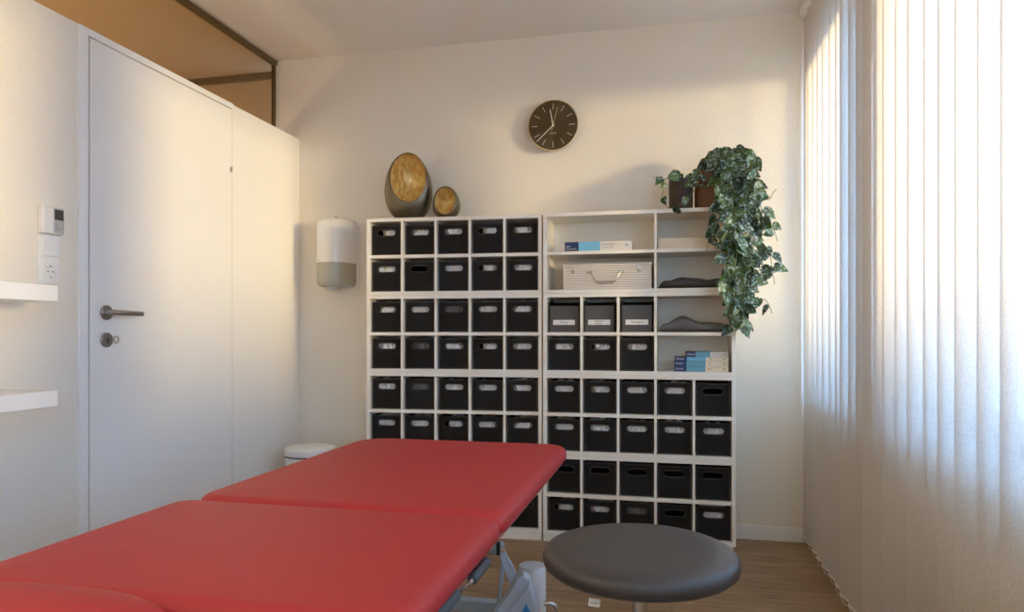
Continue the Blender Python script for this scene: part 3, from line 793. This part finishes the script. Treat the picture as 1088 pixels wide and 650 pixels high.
MB().tube([cp(at(x, y_, 2.0)) for x, y_ in [(578, 641), (585, 640.5), (589.5, 643), (591, 648), (590, 660)]], .006, 10).build('foot_lever', 'chrome', tc)
for (pa, pb_) in (((503.5, 605.5), (519, 592)), ((466, 645), (487, 624.5))):
    xa = -.352
    A_, B_ = atX(pa[0], pa[1], xa), atX(pb_[0], pb_[1], xa)
    zz_ = (A_.z+B_.z)/2-.014
    g_ = MB().tube([cp((xa-.004, A_.y, zz_)), cp((xa-.004, A_.y+.004, zz_)), cp((xa-.004, B_.y-.004, zz_)), cp((xa-.004, B_.y, zz_))], [.0085, .0105, .0105, .0085], 18).build('release_grip', 'grip', tc)
    MB().tube([cp((xa-.004, A_.y-.022, zz_)), cp((xa-.004, A_.y+.002, zz_))], .0058, 14).build('grip_collar', 'chrome', g_)
    MB().tube([cp((xa-.004, A_.y-.02, zz_)), cp((xa-.010, A_.y-.06, zz_-.002)), cp((xa-.03, A_.y-.12, zz_+.002)), cp((xa-.08, A_.y-.16, zz_-.004)), cp((-.50, A_.y-.17, .515))], .0038, 8).build('grip_rod', 'chrome', g_)

# ------------------------------------------------------------------ stool
sx, sy = -.060, 1.362
st = thing('rolling_stool', 'round dark grey padded stool in front of the right shelving tower', 'stool', (sx, sy, 0))
Rr = .1885
DZ = .018
prof = [(0, .508), (.150, .508), (.176, .512), (.186, .522), (Rr, .534), (.1865, .545), (.180, .553), (.168, .559), (.14, .563), (.08, .565), (0, .5655)]
pr2 = [(r_*.985, (z_-.565)*.88+.565+DZ) for r_, z_ in prof]
MB().lathe(pr2, n=80, cap=False).build('seat', 'stool', st, smooth=70)
MB().lathe([(0, .504+DZ), (.10, .504+DZ), (.10, .5138+DZ), (0, .5138+DZ)], n=48, cap=False).build('seat_plate', 'rubber', st)
MB().lathe([(0, .13), (.0145, .13), (.0145, .4978+DZ), (0, .4978+DZ)], n=24, cap=False).build('gas_lift', 'chrome', st)
MB().lathe([(0, .07), (.026, .07), (.026, .26), (.022, .27), (0, .27)], n=28, cap=False).build('column_cover', 'chrome', st)
for i in range(5):
    a = R(20+72*i); dx, dy = math.cos(a), math.sin(a)
    lg = MB().tube([(dx*.02, dy*.02, .095), (dx*.14, dy*.14, .082), (dx*.26, dy*.26, .064)], [.018, .015, .012], 12).build('leg', 'chrome', st)
    c_ = MB().lathe([(0, -.011), (.024, -.011), (.026, -.008), (.026, .008), (.024, .011), (0, .011)], (0, 0, 0), 22, 'X', False)
    c_.xf(Matrix.Translation((dx*.255, dy*.255, .0262)) @ Matrix.Rotation(a+.6, 4, 'Z')).build('caster', 'rubber', lg)
tgp = at(631.5, 640.5, 1.22)
tgm = MB().box(-.010, .010, -.0006, .0006, -.006, .008).xf(Matrix.Rotation(R(12), 4, 'Z')@Matrix.Rotation(R(8), 4, 'Y'))
tgo = tgm.build('maker_tag', 'carton', st, loc=(tgp.x-sx, tgp.y-sy, tgp.z))
letters('hocker', .0048, 'lettering', 'ink', tgo, (0, -.0009, 0), rot=(PI/2, R(8), R(12)))

# ------------------------------------------------------------------ plants
def heart(scale, fold, mb, pos, tip, nrm, curl):
    """heart-shaped leaf, base at pos, pointing along tip"""
    tip = tip.normalized(); nrm = (nrm-tip*nrm.dot(tip)).normalized(); side = tip.cross(nrm)
    rows = [(-.10, .17), (-.02, .30), (.12, .39), (.30, .41), (.50, .35), (.70, .23), (.87, .10), (1.0, .0)]
    vs, fs = [], []
    for (t, w_) in rows:
        for q_ in (-1, -.5, 0, .5, 1):
            tt = t if not (t < 0 and q_ == 0) else 0.03
            bend = -curl*t*t
            vs.append(pos+(tip*tt+side*(w_*q_)+nrm*(bend+fold*abs(q_)*w_))*scale)
    n = 5
    for i in range(len(rows)-1):
        for j in range(4):
            fs.append((i*n+j, i*n+j+1, (i+1)*n+j+1, (i+1)*n+j))
    # thickness
    o = len(vs); vs2 = [v-nrm*.0006 for v in vs]
    mb.add(vs+vs2, fs+[tuple(reversed([k+o for k in f])) for f in fs])
def keep_out(p):
    # the shelf tower: stay in front of it, beside it or above it
    if p.x < .302 and p.y > 3.245 and p.z < ZT+.005:
        if p.z > ZT-.03 and p.y > 3.27: p.z = ZT+.012
        elif p.x > .24 and p.y > 3.30: p.x = .305
        else: p.y = 3.24
    if p.y > 3.50: p.y = 3.50
    return p
def smooth_path(pts, n=8):
    out = []
    P_ = [pts[0]]+pts+[pts[-1]]
    for i in range(1, len(P_)-2):
        for k_ in range(n):
            t = k_/n; a, b, c, d_ = P_[i-1], P_[i], P_[i+1], P_[i+2]
            out.append(.5*((2*b)+(-a+c)*t+(2*a-5*b+4*c-d_)*t*t+(-a+3*b-3*c+d_)*t**3))
    out.append(P_[-2]); return out
def vine(stems, leaves, px, rg, dens=.032, size=(.052, .078), r0=.0017, free=False):
    pts = smooth_path([keep_out(atY(x, y_, Y)) for (x, y_, Y) in px])
    pts = [keep_out(p) for p in pts]
    stems.tube(pts, r0, 5)
    acc = dens*.5; L = 0
    for a, b in zip(pts, pts[1:]):
        L += (b-a).length
        while L > acc:
            acc += dens*rg.uniform(.75, 1.3)
            view = Vector((-.25, -1, 0)); 
            ang = rg.uniform(-1.5, 1.5)
            tip = Vector((math.sin(ang)*.75, rg.uniform(-.45, .15), -abs(math.cos(ang))*.9-.1))
            nr_ = Vector((rg.uniform(-1.3, 1.6), -1, rg.uniform(-.3, 1.1)))
            base = b+Vector((tip.x*.016, -.008, .004))
            base = keep_out(base)
            sc_ = rg.uniform(*size)
            en = base+tip.normalized()*sc_
            if en.x < .305 and en.y > 3.235 and en.z < ZT: tip.y -= .5; base.y = min(base.y, 3.215)
            if en.y > 3.49: tip.y = -.3
            stems.tube([b, (b+base)/2+Vector((0, -.002, .003)), base], .001, 4)
            heart(sc_, rg.uniform(.05, .35), leaves, base, tip, nr_, rg.uniform(.05, .3))
rg = random.Random(21)
# copper-brown pot with the long trailing vine
Yp = 3.385
pc = atY(752, 219, Yp); plx, ply = pc.x, Yp
pt = thing('trailing_plant', 'long trailing silver-spotted vine in a copper-brown pot hanging down the shelf side', 'plant', (plx, ply, ZT))
def pot(parent, r0, r1, hgt, mm):
    MB().lathe([(0, .0005), (r0, .0005), (r0+.004, .008), (r1, hgt-.008), (r1, hgt), (r1-.006, hgt), (r1-.008, hgt-.02), (0, hgt-.02)], n=40, cap=False).build('pot', mm, parent, smooth=50)
    MB().lathe([(0, hgt-.019), (r1-.010, hgt-.019), (r1-.012, hgt-.015), (0, hgt-.010)], n=24, cap=False).build('soil', 'soil', parent)
pot(pt, .056, .063, .178, 'pot_c')
S_, L_ = MB(), MB()
T = lambda x, y_, Y: (x, y_, Y)
start = [(752, 176, 3.36), (756, 172, 3.38), (748, 175, 3.40), (760, 173, 3.36)]
# the hanging mass: strands over the tower's right edge
for i in range(17):
    x0, y0, Y0 = start[i % 4]
    xe = 771+i*2.1+rg.uniform(-3, 3)
    ye = [300, 318, 345, 338, 352, 350, 330, 346, 340, 322, 345, 310, 318, 298, 300, 285, 262][i]
    Yb = rg.uniform(3.12, 3.23) if xe < 790 else rg.uniform(3.16, 3.38)
    top = rg.uniform(158, 172)
    pts = [(x0, y0, Y0), ((x0+xe)/2+2, top, Y0-.04), (xe-4, top+rg.uniform(16, 34), (Y0+Yb)/2-.03 if xe < 790 else Yb)]
    y_ = pts[-1][1]+30
    while y_ < ye:
        pts.append((xe+rg.uniform(-6, 6)+(y_-200)*.03*(1 if i < 9 else -.6), y_, Yb)); y_ += 32
    pts.append((xe+rg.uniform(-3, 3)+(ye-200)*.03*(1 if i < 9 else -.6), ye, Yb))
    vine(S_, L_, pts, rg, dens=.040, size=(.046, .070))
# crown over the pot
for i in range(6):
    x0, y0, Y0 = start[i % 4]; xx = 752+i*7
    vine(S_, L_, [(x0, y0, Y0), (xx, 170-(i % 3)*3, 3.37-.02*(i % 2)), (xx+8, 172-(i % 2)*4, 3.33)], rg, dens=.026, size=(.045, .065))
# loose strands
vine(S_, L_, [(766, 190, 3.25), (763, 215, 3.22), (758, 235, 3.20), (752, 258, 3.2), (751, 268, 3.2)], rg, dens=.10, size=(.05, .055))
vine(S_, L_, [(768, 200, 3.24), (760, 222, 3.20), (762, 245, 3.19), (770, 275, 3.18), (776, 300, 3.18)], rg, dens=.062, size=(.06, .072))
vine(S_, L_, [(770, 220, 3.2), (764, 232, 3.18), (757, 248, 3.18), (760, 262, 3.18), (764, 280, 3.18)], rg, dens=.075, size=(.05, .062))
vine(S_, L_, [(795, 190, 3.2), (806, 200, 3.2), (816, 212, 3.2), (822, 204, 3.2), (825, 201, 3.2)], rg, dens=.055, size=(.04, .05))
vine(S_, L_, [(800, 235, 3.2), (810, 245, 3.2), (820, 240, 3.2), (826, 256, 3.2)], rg, dens=.05, size=(.04, .05))
vine(S_, L_, [(800, 270, 3.2), (812, 262, 3.2), (818, 270, 3.2), (820, 285, 3.2)], rg, dens=.04, size=(.05, .065))
vine(S_, L_, [(800, 290, 3.2), (814, 285, 3.2), (821, 292, 3.2), (823, 302, 3.2)], rg, dens=.05, size=(.05, .06))
vine(S_, L_, [(800, 320, 3.2), (812, 318, 3.2), (818, 326, 3.2), (820, 333, 3.2)], rg, dens=.05, size=(.04, .05))
off = Vector((plx, ply, ZT))
for m_ in (S_, L_): m_.v = [v-off for v in m_.v]
S_.build('stems', 'stem', pt, smooth=60); L_.build('foliage', 'leaf', pt, smooth=60)
# dark brown pot with a small vine
Yq = 3.36
pc = atY(723.5, 219, Yq)
p2_ = thing('potted_vine', 'small sparse vine in a dark brown pot beside the bigger trailing plant', 'plant', (pc.x, Yq, ZT))
pot(p2_, .050, .056, .145, 'pot_d')
S_, L_ = MB(), MB()
vine(S_, L_, [(724, 190, 3.35), (716, 182, 3.32), (709, 190, 3.28), (704, 205, 3.255), (706, 216, 3.25), (712, 221, 3.235), (720, 219, 3.235), (730, 210, 3.235), (738, 202, 3.24), (744, 186, 3.27), (741, 180, 3.30)], rg, dens=.062, size=(.038, .05), r0=.0014)
vine(S_, L_, [(722, 190, 3.36), (718, 184, 3.36), (712, 186, 3.33), (702, 196, 3.30)], rg, dens=.040, size=(.035, .045), r0=.0013)
vine(S_, L_, [(724, 192, 3.36), (722, 182, 3.38), (716, 186, 3.40), (705, 190, 3.42), (693, 188, 3.42)], rg, dens=.05, size=(.03, .04), r0=.0011)
vine(S_, L_, [(726, 190, 3.36), (732, 186, 3.34), (740, 184, 3.31), (744, 190, 3.27), (738, 196, 3.26)], rg, dens=.04, size=(.04, .055), r0=.0013)
off = Vector((pc.x, Yq, ZT))
for m_ in (S_, L_): m_.v = [v-off for v in m_.v]
S_.build('stems', 'stem', p2_, smooth=60); L_.build('foliage', 'leaf', p2_, smooth=60)

# ------------------------------------------------------------------ outdoors and light
TANE = .03
MB().box(1.0, 40, -40, 40, -.5, -.3).build('ground_outside', 'ground', kind=S)
gt = 1.0+TANE*(4.5-.61)/math.cos(R(25))
MB().box(4.5, 4.75, -16, 8, -.3, gt-.05).box(4.47, 4.78, -16, 8, gt-.05, gt).build('wall_sun_blocker', 'outer', kind=S)  # unseen wall, added to keep the sun off the lower blinds

az = R(25)
ray = Vector((-math.cos(az), math.sin(az), -TANE))     # from the sun into the room
sl_ = bpy.data.lights.new('sun', 'SUN'); so_ = bpy.data.objects.new('sun', sl_); col.objects.link(so_)
so_.location = (6, -2, 4); so_.rotation_euler = ray.to_track_quat('-Z', 'Y').to_euler()
sl_.energy = 20; sl_.color = (1.0, .76, .42); sl_.angle = R(7)
wd = bpy.data.worlds.new('world'); sc.world = wd; wd.use_nodes = True
bg = wd.node_tree.nodes['Background']; bg.inputs[0].default_value = (.27, .53, 1.0, 1); bg.inputs[1].default_value = 17
# added fill lamp in an invented ceiling panel, unseen behind the camera
cpn = thing('fill_panel', 'added flat ceiling fill light panel, unseen behind the viewpoint', 'light', (-.5, -1.0, ZC))
MB().box(-.62, .62, -.32, -.30, -.03, 0).box(-.62, .62, .30, .32, -.03, 0).box(-.62, -.60, -.30, .30, -.03, 0).box(.60, .62, -.30, .30, -.03, 0).build('fill_panel_frame', 'frame', cpn)
MB().box(-.60, .60, -.30, .30, -.012, -.002).build('fill_panel_back', 'plastic', cpn)
al = bpy.data.lights.new('fill_lamp', 'AREA'); ao = bpy.data.objects.new('fill_lamp', al); col.objects.link(ao)
al.shape = 'RECTANGLE'; al.size = 1.18; al.size_y = .58; al.energy = 12; al.color = (1, .87, .57); ao.location = (-.5, -1.0, ZC-.02)
# hallway lamps (warm)
for hy in (-.8, 2.2):
    al = bpy.data.lights.new('hallway_lamp', 'AREA'); ao = bpy.data.objects.new('hallway_lamp', al); col.objects.link(ao)
    al.shape = 'DISK'; al.size = .5; al.energy = 20; al.color = (1, .72, .42)
    ao.location = (-3.4, hy, .9); ao.rotation_euler = (PI, 0, 0)

sc.view_settings.view_transform = 'Standard'; sc.view_settings.look = 'None'
sc.view_settings.exposure = -.08; sc.view_settings.gamma = 1; sc.view_settings.use_curve_mapping = False
sc.render.engine = 'CYCLES'
cy = sc.cycles; cy.use_denoising = True; cy.max_bounces = 10; cy.diffuse_bounces = 7; cy.glossy_bounces = 4
cy.transmission_bounces = 6; cy.transparent_max_bounces = 8; cy.sample_clamp_indirect = 8; cy.caustics_reflective = False; cy.caustics_refractive = False
